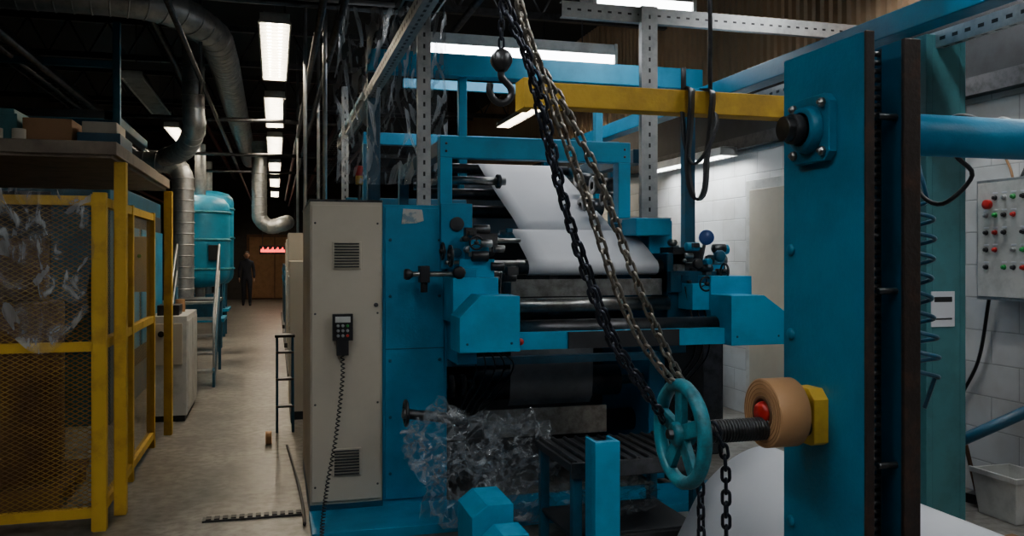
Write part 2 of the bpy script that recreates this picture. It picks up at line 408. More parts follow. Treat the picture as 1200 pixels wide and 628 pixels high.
hb.box(2.72,3.02,4.98,5.4,1.12,1.47,BLUE2)
hb.box(2.60,2.74,5.0,5.3,1.25,1.42,BLUE2)
hb.prism([(.97,.0),(.97,.26),(1.05,.32),(1.19,.32),(1.19,0)],'y',4.25,4.6,BLUE2)
hb.prism([(1.01,.0),(1.01,.19),(1.07,.24),(1.20,.24),(1.20,0)],'y',4.0,4.2,BLUE2)
hb.box(1.49,1.62,3.86,3.9,.0,.70,BLUE2); hb.box(1.49,1.51,3.9,4.0,.0,.70,BLUE2); hb.box(1.60,1.62,3.9,4.0,.0,.70,BLUE2)
for x in (1.05,1.31): hb.cyl((x,4.72,1.10),(x,4.712,1.10),.009,BLUED,6)
for x in (2.76,3.05): hb.cyl((x,4.72,1.10),(x,4.712,1.10),.009,BLUED,6)
hb.done(.006,root)
r=B('rollers')
r.box(1.36,2.72,4.80,4.86,1.05,1.15,BLUE2)
r.cyl((1.36,4.92,1.16),(2.72,4.92,1.16),.055,DSTEEL,28)
r.box(1.68,2.40,4.785,4.80,1.05,1.15,DARK)
r.cyl((1.38,4.79,1.10),(1.38,4.775,1.10),.02,RED,12)
r.box(1.45,2.5,5.25,5.45,1.36,1.43,STEEL); r.box(1.45,2.5,5.24,5.25,1.34,1.45,STEEL)
r.cyl((1.3,5.15,1.29),(2.5,5.15,1.29),.045,STEEL,28)
r.cyl((1.2,5.4,1.52),(2.55,5.4,1.52),.04,STEEL,28)
r.cyl((1.50,5.26,1.53),(2.5,5.26,1.53),.048,DSTEEL,28)
r.cyl((1.50,5.72,1.745),(2.6,5.72,1.745),.035,STEEL,24)
r.cyl((1.3,5.72,1.745),(2.6,5.72,1.745),.015,STEEL,12)
for y,z,rr in ((7.0,2.335,.04),(6.6,1.95,.05),(6.75,2.10,.045),(7.1,2.2,.05)):
    r.cyl((1.12,y,z),(2.44,y,z),rr,DSTEEL if rr>.03 else STEEL,20)
r.cyl((1.12,5.75,2.12),(1.55,5.75,2.12),.028,STEEL,16); r.ring((1.5,5.75,2.12),(1,0,0),.05,.02,.03,DSTEEL)
for x,y,z,s_ in ((2.36,5.9,2.12,.06),(2.40,5.8,2.02,.05),(2.34,6.1,1.97,.07),(2.38,6.3,2.2,.05)):
    r.cyl((x-.09,y,z),(x+.06,y,z),s_,DSTEEL,18); r.ring((x-.10,y,z),(1,0,0),s_*1.15,s_*.5,.02,STEEL)
r.cyl((1.05,5.55,.74),(2.5,5.55,.74),.035,STEEL,20); r.cyl((1.28,5.55,.74),(2.3,5.55,.74),.105,DSTEEL,36)
for x in (1.12,1.2): r.ring((x,5.55,.74),(1,0,0),.075,.03,.04,DSTEEL)
r.cyl((1.05,5.9,1.12),(2.5,5.9,1.12),.09,DSTEEL,36)
r.cyl((1.05,5.75,.42),(2.5,5.75,.42),.08,DSTEEL,36)
r.box(1.3,2.15,5.36,5.385,.42,.60,STEEL)
r.box(1.05,2.5,5.3,5.36,.90,.95,BLUED)
r.sheet([(5.42,1.0),(5.43,.9),(5.435,.74),(5.45,.65),(5.5,.60)],1.50,2.08,PAPERG)
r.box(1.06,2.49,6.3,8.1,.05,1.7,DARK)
for x in (1.75,2.15): r.box(x-.03,x+.03,5.28,5.34,1.43,1.50,DSTEEL)
r.done(0,root)
p=B('paper_web')
prof=[(5.76,1.78),(5.70,1.785),(5.6,1.76),(5.45,1.69),(5.32,1.62),(5.255,1.582),(5.225,1.568),(5.205,1.545),(5.20,1.52),(5.215,1.49),(5.25,1.475)]
p.sheet(prof,1.56,2.46,PAPER)
p.sheet([(5.70,1.78),(5.85,1.86),(6.3,2.06),(6.8,2.29),(6.95,2.365),(7.0,2.377),(7.035,2.36),(7.045,2.33)],1.64,2.34,PAPER)
p.sheet([(7.04,2.33),(6.9,2.1),(6.6,1.62),(6.55,1.5)],1.52,2.2,PAPER)
p.done(0,root,thick=.0015)
k=B('adjusters')
def knob(x,y,z,r_=.04,ax=(-1,0,0),m=BLK):
    k.rev((x,y,z),ax,[(0,0),(r_*.6,0),(r_*.7,.01),(r_,.02),(r_,.04),(r_*.8,.05),(0,.05)],m,10)
    k.cyl((x,y,z),Vector((x,y,z))-Vector(ax)*.12,r_*.28,STEEL,10)
def hw(x,y,z,R,ax=(-1,0,0),m=BLK):
    k.torus((x,y,z),ax,R,R*.16,m,22,8); k.rev((x,y,z),ax,[(0,-.02),(R*.3,-.02),(R*.3,.02),(0,.02)],m,12)
    a,u,v=k.frame(ax)
    for i in range(3):
        t=i*2.094+.5; k.cyl((x,y,z),Vector((x,y,z))+(u*math.cos(t)+v*math.sin(t))*R,R*.1,m,8)
k.cyl((.78,5.12,1.49),(1.36,5.12,1.49),.016,STEEL); knob(.80,5.12,1.49,.035)
k.box(.84,.90,5.08,5.16,1.44,1.54,BLK); k.cyl((.87,5.12,1.44),(.87,5.12,1.38),.022,BLK,12)
hw(1.02,5.05,1.60,.06); hw(1.00,5.2,1.63,.05); knob(1.06,5.02,1.50,.04,(0,-1,0)); hw(1.18,5.05,1.68,.04,(0,-1,0))
k.box(1.08,1.30,5.08,5.3,1.47,1.58,BLUE2); k.box(1.15,1.27,5.1,5.3,1.58,1.70,BLUE2); k.box(1.2,1.34,5.15,5.3,1.66,1.74,DSTEEL)
k.cyl((1.0,5.1,1.56),(1.5,5.1,1.56),.013,STEEL); k.cyl((1.1,5.15,1.7),(1.5,5.2,1.7),.012,STEEL)
rnd=random.Random(3)
for i in range(56):
    right=i%2; x=(rnd.uniform(2.52,2.92) if right else rnd.uniform(1.08,1.42)); y=rnd.uniform(5.05,5.3); z=rnd.uniform(1.42,1.78 if not right else 1.70)
    m_=rnd.choice([DSTEEL,STEEL,BLK,BLUE2,STEEL,BLUED]); s_=rnd.uniform(.012,.034)
    if rnd.random()<.5: k.cyl((x-s_*1.5,y,z),(x+s_*1.5,y,z),s_,m_,14)
    elif rnd.random()<.5: k.cyl((x,y-s_*1.6,z),(x,y+s_,z),s_*.9,m_,14)
    else: k.cbox((x,y,z),(s_*2.2,s_*2,s_*1.6),m_)
hw(2.86,5.05,1.50,.05,(1,0,0)); hw(2.70,5.0,1.42,.045,(0,-1,0)); knob(2.62,5.0,1.55,.035,(0,-1,0)); knob(2.78,5.0,1.60,.04,(0,-1,0),BLUED)
k.rev((2.75,5.1,1.72),(-.3,-1,.2),[(0,0),(.05,0),(.05,.03),(0,.03)],DRUM,18)
k.cyl((2.75,5.1,1.72),(2.75,5.2,1.5),.012,STEEL,8)
k.box(2.52,2.9,5.15,5.4,1.36,1.50,BLUED); k.box(2.56,2.78,5.2,5.4,1.5,1.66,DSTEEL)
for i in range(5): k.tube(catmull([(1.15+.05*i,5.1,1.5),(1.1+.05*i,4.98,1.2-.03*i),(1.2+.06*i,5.15,.9),(1.12+.04*i,5.3,.6)]),.006,BLK,6)
for i in range(3): k.tube(catmull([(2.6+.05*i,5.1,1.4),(2.62+.05*i,5.0,1.0),(2.55+.04*i,5.2,.7),(2.6,5.3,.3)]),.007,BLK,6)
k.cyl((.66,7.0,1.92),(.66,7.0,2.18),.012,DSTEEL,10); k.cyl((.66,7.0,2.18),(.66,7.0,2.25),.03,YEL,14); k.cyl((.66,7.0,2.25),(.66,7.0,2.33),.03,RED,14)
k.cyl((.72,4.98,.68),(1.1,5.0,.62),.03,DSTEEL,14); hw(.74,4.98,.68,.07)
k.done(.002,root,1)
pc=B('pendant_controller')
pc.box(.335,.455,5.225,5.265,1.09,1.25,BLK); pc.box(.36,.43,5.225,5.265,1.0,1.09,BLK); pc.box(.35,.44,5.22,5.226,1.20,1.235,WHITE)
for i in range(3):
    for j_ in range(3): pc.cyl((.367+i*.028,5.225,1.18-j_*.03),(.367+i*.028,5.215,1.18-j_*.03),.009,[GALV,RED,GREEN][(i+j_)%3] if i==2 else GALV,10)
pc.box(.38,.41,5.265,5.29,1.1,1.2,STEEL)
cb=catmull([(.395,5.24,1.0),(.39,5.2,.85),(.35,5.2,.5),(.30,5.15,.25),(.25,4.8,.07),(.26,4.5,.014),(.30,4.2,.014)],.005)
L=resample(cb,.004); hel=[]
for i,q in enumerate(L):
    a=i*.95; hel.append(q+Vector((math.cos(a)*.011,math.sin(a)*.011 if q.z>.09 else 0,0)))
pc.tube(hel,.004,BLK,5); pc.done(.004,root)

def bag(name,c,R,seed,sz=(1,1,1)):
    bm=bmesh.new(); bmesh.ops.create_icosphere(bm,subdivisions=4,radius=1)
    for v in bm.verts:
        n=noise.noise(v.co*1.5+Vector((seed,0,0)))*.45+abs(noise.noise(v.co*3.2+Vector((0,seed,0))))*.7-abs(noise.noise(v.co*5+Vector((0,0,seed))))*.3
        v.co=v.co*(1+n)
        v.co=Vector((v.co.x*R*sz[0],v.co.y*R*sz[1],v.co.z*R*sz[2]))
        v.co+=Vector(c)
        if v.co.z<.06: v.co.z=.06+.02*noise.noise(v.co*9)
    me=bpy.data.meshes.new(name); bm.to_mesh(me); bm.free(); me.materials.append(FILM)
    for q in me.polygons: q.use_smooth=False
    o=bpy.data.objects.new(name,me); col.objects.link(o); return o
pb=empty('plastic_wrap')
for c_,R_,sd,sz in (((.96,4.76,.54),.22,1.3,(1.1,.6,.8)),((1.34,4.72,.46),.22,5.1,(.95,.6,.9)),((1.0,4.76,.26),.2,8.1,(.8,.5,.9)),((1.36,4.76,.24),.2,11.4,(1.1,.5,.9))):
    bag('wrap_fold',c_,R_,sd,sz).parent=pb
bag('plastic_bag',(1.76,4.32,.31),.13,3.1,(1.9,.8,.7))
s=B('work_stand')
s.box(1.42,2.16,4.02,4.62,.52,.56,DARK); s.box(1.42,2.16,4.0,4.02,.49,.57,DSTEEL)
for i in range(11): s.cyl((1.45+i*.068,4.03,.565),(1.45+i*.068,4.6,.565),.012,DSTEEL,10)
for x in (1.46,2.12):
    for y in (4.05,4.58): s.box(x-.025,x+.025,y-.025,y+.025,0,.52,BLUED)
s.box(1.46,2.12,4.04,4.07,.14,.18,DSTEEL); s.box(1.46,2.12,4.56,4.6,.14,.18,DSTEEL); s.box(1.44,2.14,4.06,4.58,.17,.19,DARK)
s.done(.004)

ps=B('paper_reject_sheet')
prof=[(1.93,.02),(1.96,.12),(2.03,.25),(2.12,.40),(2.24,.51),(2.36,.575),(2.46,.60),(2.54,.59)]
ps.sheet([(v.x,v.z) for v in catmull([(a,0,b) for a,b in prof],.03)],1.6,3.98,PAPER,'y',8)
ps.done(0,None,thick=.002)
rr=B('reject_sheet_stand'); rr.box(2.38,2.5,1.7,3.9,.48,.53,DSTEEL)
for y in (1.9,3.7): rr.box(2.40,2.46,y,y+.06,0,.48,DSTEEL)
rr.done(.003)

# ---------------------------------------------------------------- foreground column
um=empty('unwind_machine')
fc=B('column')
fc.box(1.600,1.625,2.05,2.446,0,2.235,BLUEC)
fc.box(1.598,1.627,2.04,2.05,0,2.235,RUST)
fc.box(1.725,1.775,2.05,2.446,0,2.22,BLUED); fc.box(1.722,1.778,2.035,2.05,0,2.22,RUST)
fc.box(1.625,1.725,2.30,2.33,0,2.2,DARK)
fc.box(1.56,1.9,1.95,2.55,0,.03,BLUEC)
for z in (.25,.75,1.35,1.62): 
    fc.rev((1.6,2.40,z),(-1,0,0),[(.019,0),(.019,.007),(.012,.012),(0,.012)],BLUEC,20)
for z in (.5,1.0,1.5,2.0): fc.cyl((1.66,2.07,z),(1.725,2.07,z),.010,DSTEEL,8)
cy,cz=2.27,1.985
fl=[(-.075,-.1),(.075,-.1),(.1,-.075),(.1,.075),(.075,.1),(-.075,.1),(-.1,.075),(-.1,-.075)]
fc.prism([(cy+a,cz+b) for a,b in fl],'x',1.572,1.600,BLUEC)
fc.rev((1.572,cy,cz),(-1,0,0),[(.075,0),(.068,.03),(.05,.034),(.05,.0)],BLUEC,32)
fc.cyl((1.60,cy,cz),(1.48,cy,cz),.038,DSTEEL,28); fc.ring((1.52,cy,cz),(1,0,0),.046,.03,.03,DARK)
for a in (-.072,.072):
    for b_ in (-.072,.072):
        fc.rev((1.572,cy+a,cz+b_),(-1,0,0),[(.016,0),(.016,.012),(.008,.014),(.008,.022),(0,.022)],STEEL,6,smooth=False)
fc.prism([(2.21,1.04),(2.21,1.17),(2.24,1.20),(2.31,1.20),(2.34,1.17),(2.34,1.05),(2.32,1.03),(2.23,1.03)],'x',1.55,1.600,TAPEY)
fc.done(.003,um)
def chain(name,pts,pitch,w,wire,mat,tw0=0,par=None):
    b=B(name); P=catmull(pts,.01)
    Q=resample(P,pitch); hl=pitch/2+wire*.9
    for i in range(len(Q)-1):
        c_=(Q[i]+Q[i+1])/2; t=(Q[i+1]-Q[i]).normalized(); ref=Vector((0,1,0)) if abs(t.y)<.9 else Vector((1,0,0))
        u=t.cross(ref).normalized(); v=t.cross(u)
        a=tw0+(math.pi/2 if i%2 else 0)+math.pi/5+random.uniform(-.12,.12); n_=u*math.cos(a)+v*math.sin(a)
        R=w/2-wire; st=hl+wire-R-wire; ring=[]
        for k_ in range(7):
            q=-math.pi/2+math.pi*k_/6; ring.append(c_+t*(st+R*math.cos(q))+n_*(R*math.sin(q)))
        for k_ in range(7):
            q=math.pi/2+math.pi*k_/6; ring.append(c_+t*(-st+R*math.cos(q))+n_*(R*math.sin(q)))
        b.tube(ring,wire,mat,8,True)
    return b.done(0,par)
rc=B('roller_chain')
for i in range(86):
    z=.06+i*.025
    rc.cyl((1.662,2.10,z),(1.690,2.10,z),.008,DSTEEL,8)
    for x in (1.66,1.69): rc.box(x-.0015,x+.0015,2.092,2.108,z-.012 if i%2 else z-.009,z+.014,DSTEEL)
rc.done(0,um)
tr=B('idler_roll')
tr.cyl((1.78,2.27,cz),(4.4,2.27,cz),.066,BLUE,36); tr.cyl((4.4,2.27,cz),(4.6,2.27,cz),.04,DSTEEL,20)
tr.ring((1.86,2.27,cz),(1,0,0),.078,.066,.03,BLUED)
tr.done(0,um)
hbm=B('hoist_beam')
hbm.box(.80,1.86,2.71,2.715,2.10,2.18,YEL); hbm.box(.80,1.86,2.785,2.79,2.10,2.18,YEL); hbm.box(.80,1.86,2.715,2.785,2.175,2.18,YEL); hbm.box(.80,1.86,2.715,2.785,2.10,2.105,YEL)
hbm.box(1.80,1.86,2.455,2.71,2.10,2.18,YEL)
hbm.box(.79,.83,2.70,2.80,2.09,2.19,YEL)
hbm.cyl((1.5,2.75,2.18),(1.5,2.75,3.02),.008,DSTEEL,8)
hbm.cyl((1.38,2.72,2.18),(1.38,2.72,2.26),.01,DSTEEL,8)
hbm.done(.003)
st=B('lifting_strap')
def strap(pts,wd,th,m):
    P=catmull(pts,.01); vs=[];n=len(P)
    for i,q in enumerate(P):
        t=(P[min(i+1,n-1)]-P[max(i-1,0)]).normalized(); y=Vector((.8,.6,0)); u=t.cross(y).normalized(); y=u.cross(t).normalized()
        for a,b_ in ((-1,-1),(1,-1),(1,1),(-1,1)): vs.append(q+y*(a*wd/2)+u*(b_*th/2))
    fs=[(i*4+k_,i*4+(k_+1)%4,i*4+4+(k_+1)%4,i*4+4+k_) for i in range(n-1) for k_ in range(4)]
    st._new(vs,fs,m,True)
strap([(1.40,2.74,2.19),(1.395,2.69,2.17),(1.39,2.69,2.05),(1.38,2.69,1.93),(1.385,2.68,1.84),(1.41,2.68,1.80),(1.44,2.68,1.83),(1.455,2.69,1.95),(1.47,2.69,2.08),(1.475,2.69,2.17),(1.47,2.74,2.19)],.040,.006,BLK)
strap([(1.36,2.69,2.10),(1.37,2.69,1.99),(1.40,2.69,1.92),(1.44,2.67,1.96),(1.48,2.67,2.05),(1.49,2.69,2.10)],.025,.005,DARK)
st.done()

hwh=B('handwheel')
hx,hy,hz=1.135,2.25,1.086
hwh.ring((hx,hy,hz),(1,0,0),.158,.122,.040,TEAL,48,.3)
hwh.rev((hx,hy,hz),(-1,0,0),[(0,.03),(.028,.03),(.034,.024),(.036,-.03),(0,-.03)],TEAL,24)
hwh.rev((hx,hy,hz),(-1,0,0),[(0,.045),(.015,.045),(.017,.03),(0,.03)],DSTEEL,6,smooth=False)
for i in range(5):
    a=i*math.pi*2/5+.3; T=Matrix.Translation((hx,hy,hz))@Matrix.Rotation(a,4,'X')
    hwh.box(-.010,.010,.025,.128,-.022,.022,TEAL,T)
hwh.cyl((hx,hy,hz),(1.598,hy,hz),.030,DSTEEL,20)
for i in range(34): hwh.torus((1.20+i*.0098,hy,hz),(1,0,0),.031,.0042,DSTEEL,20,6)
hwh.done(.003,um)
tp=B('tape_roll')
tp.ring((1.455,2.26,1.13),(1,0,0),.103,.052,.10,TAPE,48,.04)
tp.ring((1.455,2.26,1.13),(1,0,0),.052,.042,.104,BROWN,32,.05)
for q in (.062,.074,.086,.096): tp.torus((1.4045,2.26,1.13),(1,0,0),q,.0012,CARD,48,6)
tp.rev((1.43,2.26,1.13),(-1,0,0),[(0,.035),(.030,.035),(.036,.022),(.036,-.07),(0,-.07)],RED,18)
tp.done()

hs_=empty('chain_hoist')
P_,W_,R_=.034,.031,.0050
chain('load_chain',[(.56,2.20,2.62),(.585,2.20,2.30),(.640,2.20,2.17),(.694,2.20,2.03),(.749,2.20,1.789),(.804,2.20,1.6),(.888,2.20,1.383),(.97,2.21,1.26),(1.05,2.24,1.17),(1.10,2.29,1.12)],P_,W_,R_,CHB,par=hs_)
chain('load_chain',[(.60,2.24,2.62),(.645,2.25,2.302),(.724,2.25,2.072),(.849,2.25,1.744),(.926,2.25,1.528),(1.0,2.26,1.38),(1.085,2.27,1.268),(1.17,2.29,1.19)],P_,W_,R_,CHS,.4,par=hs_)
chain('load_chain',[(.62,2.31,2.62),(.685,2.32,2.232),(.80,2.32,2.03),(.91,2.32,1.82),(.995,2.32,1.6),(1.085,2.33,1.40),(1.16,2.34,1.26),(1.21,2.32,1.18)],P_,W_,R_,CHS,.9,par=hs_)
chain('load_chain',[(.575,2.28,2.62),(.615,2.28,2.32),(.67,2.28,2.18),(.715,2.28,2.0),(.785,2.28,1.75),(.85,2.28,1.58),(.94,2.28,1.36),(1.05,2.29,1.2),(1.12,2.33,1.1)],P_,W_,R_,CHB,.2,par=hs_)
chain('hand_chain',[(1.205,2.20,1.12),(1.235,2.185,1.05),(1.245,2.19,.9),(1.25,2.2,.6),(1.25,2.2,.3),(1.26,2.2,.03)],P_,W_,R_,CHB,par=hs_)
chain('hand_chain',[(1.205,2.30,1.12),(1.225,2.315,1.05),(1.228,2.31,.9),(1.228,2.3,.6),(1.235,2.3,.3),(1.25,2.3,.03)],P_,W_,R_,CHB,.5,par=hs_)
hs=B('hoist_body')
hs.rev((.60,2.14,2.72),(0,1,0),[(0,0),(.08,0),(.10,.02),(.10,.20),(.08,.22),(0,.22)],RED,28)
hs.box(.55,.65,2.18,2.32,2.80,2.86,DSTEEL); hs.tube([(.60,2.25,2.86),(.60,2.25,3.1),(.6,2.25,ZC)],.012,DSTEEL,8)
hs.done(.003,hs_)
hkx=.635
chain('hook_chain',[(hkx-.01,2.40,2.70),(hkx,2.40,2.4),(hkx,2.40,2.20)],.026,.022,.0035,CHB,par=hs_)
hk=B('lifting_hook')
hk.rev((hkx,2.40,2.20),(0,0,-1),[(0,0),(.014,0),(.026,.015),(.028,.045),(.016,.062),(0,.062)],DSTEEL,16)
hk.ring((hkx,2.40,2.17),(0,1,0),.030,.010,.034,DSTEEL,20)
hp=[(0,-.055),(0,-.078),(.014,-.094),(.028,-.11),(.030,-.132),(.016,-.150),(-.007,-.154),(-.027,-.141),(-.035,-.120),(-.033,-.10)]
pts=catmull([(hkx+a,2.40,2.20+b_) for a,b_ in hp],.004); hk.tube(pts,.0105,DSTEEL,10); hk.done(0,hs_)

# ---------------------------------------------------------------- right hand side things
tc_=B('support_column')
tc_.box(3.53,3.57,4.0,4.2,0,2.85,TEALG); tc_.box(3.57,3.76,4.0,4.02,0,2.85,TEALG); tc_.box(3.76,3.80,4.0,4.2,0,2.85,TEALG)
tc_.box(3.56,3.72,3.994,4.0,1.20,1.40,PAPER); tc_.box(3.58,3.70,3.991,3.995,1.34,1.37,BLK); tc_.box(3.58,3.70,3.991,3.995,1.24,1.25,BLK)
tc_.box(3.45,3.88,3.95,4.25,0,.02,TEALG)
tc_.done(.004)
cp=B('control_panel')
cp.box(4.42,4.595,4.05,4.56,1.32,2.09,GALV); cp.box(4.41,4.42,4.07,4.54,1.34,2.07,WHITE)
cols_=[RED,BLK,BLK,RED,GREEN,BLK,GALV]
for i,y in enumerate((4.12,4.19,4.26,4.33,4.40,4.47)):
    for j_,z in enumerate((1.97,1.86,1.75,1.64,1.53)):
        if (i*3+j_*2)%5==0: continue
        m_=cols_[(i*2+j_*3)%7]
        cp.rev((4.41,y,z),(-1,0,0),[(.017,0),(.017,.006),(.012,.008),(.012,.022),(0,.024)],m_,14)
        cp.box(4.408,4.411,y-.02,y+.02,z+.025,z+.035,PAPER)
cp.rev((4.41,4.45,1.93),(-1,0,0),[(.03,0),(.03,.03),(.02,.035),(0,.035)],RED,18)
cab=cp
cab.tube(catmull([(2.5,2.9,2.0),(2.48,2.7,2.12),(2.55,2.6,2.1),(2.9,2.7,1.98),(3.4,2.9,1.95),(4.0,3.5,2.1),(4.5,4.2,2.2),(4.5,4.3,2.08)]),.010,BLK,8)
cab.tube(catmull([(2.4,2.6,2.1),(2.42,2.6,1.98),(2.5,2.6,1.9),(2.46,2.7,1.8),(2.44,2.8,1.85),(2.5,2.9,2.0)]),.009,BLK,8)
cab.tube(catmull([(4.56,4.9,2.65),(4.56,4.7,2.4),(4.56,4.5,2.5),(4.56,4.3,2.35),(4.55,4.3,2.09)]),.008,WHITE,8)
cab.tube(catmull([(4.56,5.2,2.45),(4.56,4.9,2.32),(4.56,4.6,2.42),(4.56,4.45,2.2),(4.55,4.4,2.09)]),.008,CARD,8)
cab.tube(catmull([(4.56,4.6,1.32),(4.57,4.7,.9),(4.57,4.9,.5),(4.5,4.8,.02)]),.012,BLK,8)
cp.done(.003)
dr=B('plastic_drum')
dr.rev((4.02,4.75,0),(0,0,1),[(.25,0),(.27,.02),(.28,.25),(.285,.27),(.28,.29),(.28,.56),(.285,.58),(.28,.60),(.27,.80),(.24,.86),(.20,.87)],DRUM,40)
dr.torus((4.02,4.75,.83),(0,0,1),.265,.014,DSTEEL,40); dr.cyl((4.0,4.65,.86),(4.0,4.65,.90),.04,BLK,16); dr.done()
bk=B('white_bucket'); bx,by=4.36,4.22
def taper(b,x,y,z0,z1,a0,b0,a1,b1,m,t=.008):
    def R(a,bb,z): return [(x-a,y-bb,z),(x+a,y-bb,z),(x+a,y+bb,z),(x-a,y+bb,z)]
    v=R(a0,b0,z0)+R(a1,b1,z1)+R(a1-t,b1-t,z1)+R(a0-t,b0-t,z0+.01)
    f=[(0,3,2,1)]+[(i,(i+1)%4,4+(i+1)%4,4+i) for i in range(4)]+[(4+i,4+(i+1)%4,8+(i+1)%4,8+i) for i in range(4)]+[(8+i,8+(i+1)%4,12+(i+1)%4,12+i) for i in range(4)]+[(12,13,14,15)]
    b._new(v,f,m)
taper(bk,bx,by,0,.28,.12,.14,.15,.17,WHITE); bk.box(bx-.16,bx+.16,by-.18,by-.165,.25,.285,WHITE); bk.box(bx-.16,bx-.145,by-.165,by+.18,.25,.285,WHITE); bk.done(.006)
cbd=B('cardboard_sheet'); cbd.cbox((3.5,3.35,.006),(1.3,1.0,.01),CARD,rz=.15); cbd.done()
br=B('broom'); br.cyl((4.38,4.52,.08),(4.56,5.1,1.25),.014,BROWN,10); br.cbox((4.38,4.50,.05),(.2,.07,.06),BLK,rz=.3); br.done()
br=B('pole'); br.cyl((4.45,4.78,.01),(4.57,5.3,1.15),.012,DSTEEL,10); br.done()
sb=B('blue_brace'); sb.cyl((3.75,4.35,.35),(4.57,3.9,.85),.035,BLUED,14); sb.cyl((3.75,4.35,0),(3.75,4.35,.4),.04,BLUED,14); sb.done()
def helix(name,p0,p1,R,turns,r_,m,grow=0):
    b=B(name); p0=Vector(p0);p1=Vector(p1);N=turns*16;P=[]
    for i in range(N+1):
        t=i/N; a=t*turns*2*math.pi; RR=R*(1+grow*math.sin(t*9)); P.append(p0.lerp(p1,t)+Vector((math.cos(a)*RR,math.sin(a)*RR,0)))
    b.tube([(p0.x,p0.y,p0.z+.15)]+P+[(p1.x,p1.y,p1.z-.12)],r_,m,8); return b.done()
helix('spiral_air_hose',(2.52,2.9,1.82),(2.55,2.9,1.10),.048,9,.009,BLUED,.2)
helix('spiral_air_hose',(4.40,3.98,1.20),(4.40,3.98,1.02),.06,5,.008,BLUED)
sc2=B('steel_cupboard'); sc2.box(3.7,4.5,8.3,8.9,0,1.35,DSTEEL); sc2.box(3.72,4.09,8.285,8.3,.06,1.32,GALV); sc2.box(4.11,4.48,8.285,8.3,.06,1.32,GALV); sc2.cyl((4.07,8.28,.7),(4.07,8.28,.82),.012,BLK,8); sc2.done(.005)
sc3=B('drying_rack'); 
for i in range(6): sc3.box(3.35+i*.1,3.39+i*.1,8.0,8.05,0,2.0,BLUED if i%2 else GALV)
sc3.box(3.33,3.92,7.99,8.06,1.95,2.0,GALV); sc3.box(3.33,3.92,8.05,8.2,0,1.4,DARK); sc3.done(.003)
wm=B('auxiliary_machine'); wm.box(2.95,3.5,6.2,6.85,0,1.15,DARK); wm.box(2.97,3.48,6.185,6.2,.2,1.1,DSTEEL); wm.cyl((3.1,6.18,.9),(3.1,6.16,.9),.05,GALV,18); wm.done(.006)

# ---------------------------------------------------------------- left: cage
cg=B('safety_cage')
cx0,cx1,cy0,cy1,ch=-3.1,-.967,5.43,7.71,1.96
def post(x,y,a=.03,z1=ch): cg.box(x-a,x+a,y-a,y+a,0,z1,YEL)
for x in (cx0,-2.1,cx1-.03): post(x,cy0+.03)
for y in (6.57,cy1-.03): post(cx1-.03,y)
for z in (.10,1.07,ch-.04):
    cg.box(cx0,cx1,cy0+.005,cy0+.055,z-.025,z+.03,YEL); cg.box(cx1-.055,cx1-.005,cy0,cy1,z-.025,z+.03,YEL)
cg.box(cx1-.05,cx1+.02,cy0-.015,cy0+.05,0,ch+.01,YEL)
def mesh_panel(u0,u1,z0,z1,mk,dx=.026,dz=.014,wd=.0029):
    sl=dz/dx
    for sgn in (1,-1):
        lo=min(z0-sgn*sl*u0,z0-sgn*sl*u1); hi=max(z1-sgn*sl*u0,z1-sgn*sl*u1); c_=lo
        while c_<hi:
            ua,ub=u0,u1
            if sgn>0: ua=max(ua,(z0-c_)/sl); ub=min(ub,(z1-c_)/sl)
            else: ua=max(ua,(c_-z1)/sl); ub=min(ub,(c_-z0)/sl)
            if ub>ua+.005:
                za=sgn*sl*ua+c_; zb=sgn*sl*ub+c_
                cg.quad(mk(ua,za-wd),mk(ub,zb-wd),mk(ub,zb+wd),mk(ua,za+wd),YMESH)
            c_+=2*dz
for (a,b_) in ((cx0,-2.1),(-2.1,cx1)):
    for z0,z1 in ((.12,1.05),(1.09,1.90)): mesh_panel(a,b_,z0,z1,lambda u,z:(u,cy0+.03,z))
for (a,b_) in ((cy0,6.57),(6.57,cy1)):
    for z0,z1 in ((.12,1.05),(1.09,1.90)): mesh_panel(a,b_,z0,z1,lambda u,z:(cx1-.03,u,z))
cg.box(-1.62,-1.50,cy0-.01,cy0+.005,1.3,1.33,BLK); cg.box(-1.62,-1.50,cy0-.01,cy0+.005,.62,.66,BLK)
cg.done()
pl=B('wrapped_paper_rolls')
for x,y in ((-2.6,6.3),(-1.75,6.3)):
    pl.rev((x,y,.15),(0,0,1),[(.12,0),(.38,0),(.39,.02),(.39,1.13),(.38,1.15),(.12,1.15)],BROWN,32)
    pl.rev((x,y,1.31),(0,0,1),[(.1,0),(.3,0),(.3,.4),(.1,.4)],BROWN,28)
for y in (5.95,6.3,6.65): pl.box(-3.0,-1.3,y-.05,y+.05,.0,.11,BROWN)
pl.box(-3.02,-1.28,5.9,6.7,.11,.15,BROWN); pl.done()
N=56
def hang(name,x0,x1,zt,fn,yb,seed,amp,mat,par=None):
    b=B(name); vs=[]
    for i in range(N+1):
        for j_ in range(N+1):
            u=i/N; v=j_/N
            fold=abs(noise.noise(Vector((u*6+v*2.5,v*1.5-u,seed))))*amp*2+noise.noise(Vector((u*16-v*5,v*5,seed+4)))*amp*.5
            vs.append((x0+(x1-x0)*u+noise.noise(Vector((u*3,v*3,seed)))*.05,yb-fold,zt-v*fn(u)))
    b._new(vs,[(i*(N+1)+j_,(i+1)*(N+1)+j_,(i+1)*(N+1)+j_+1,i*(N+1)+j_+1) for i in range(N) for j_ in range(N)],mat,True)
    return b.done(0,par)
hang('plastic_sheet',-2.5,-1.02,1.985,lambda u:.80+.25*(1-u)+.10*math.sin(u*17),cy0-.03,1,.05,FILMS)
hang('hanging_dust_sheet',.45,1.3,3.5,lambda u:1.35,6.6,7,.12,FILMS,root)
mz=B('storage_rack')
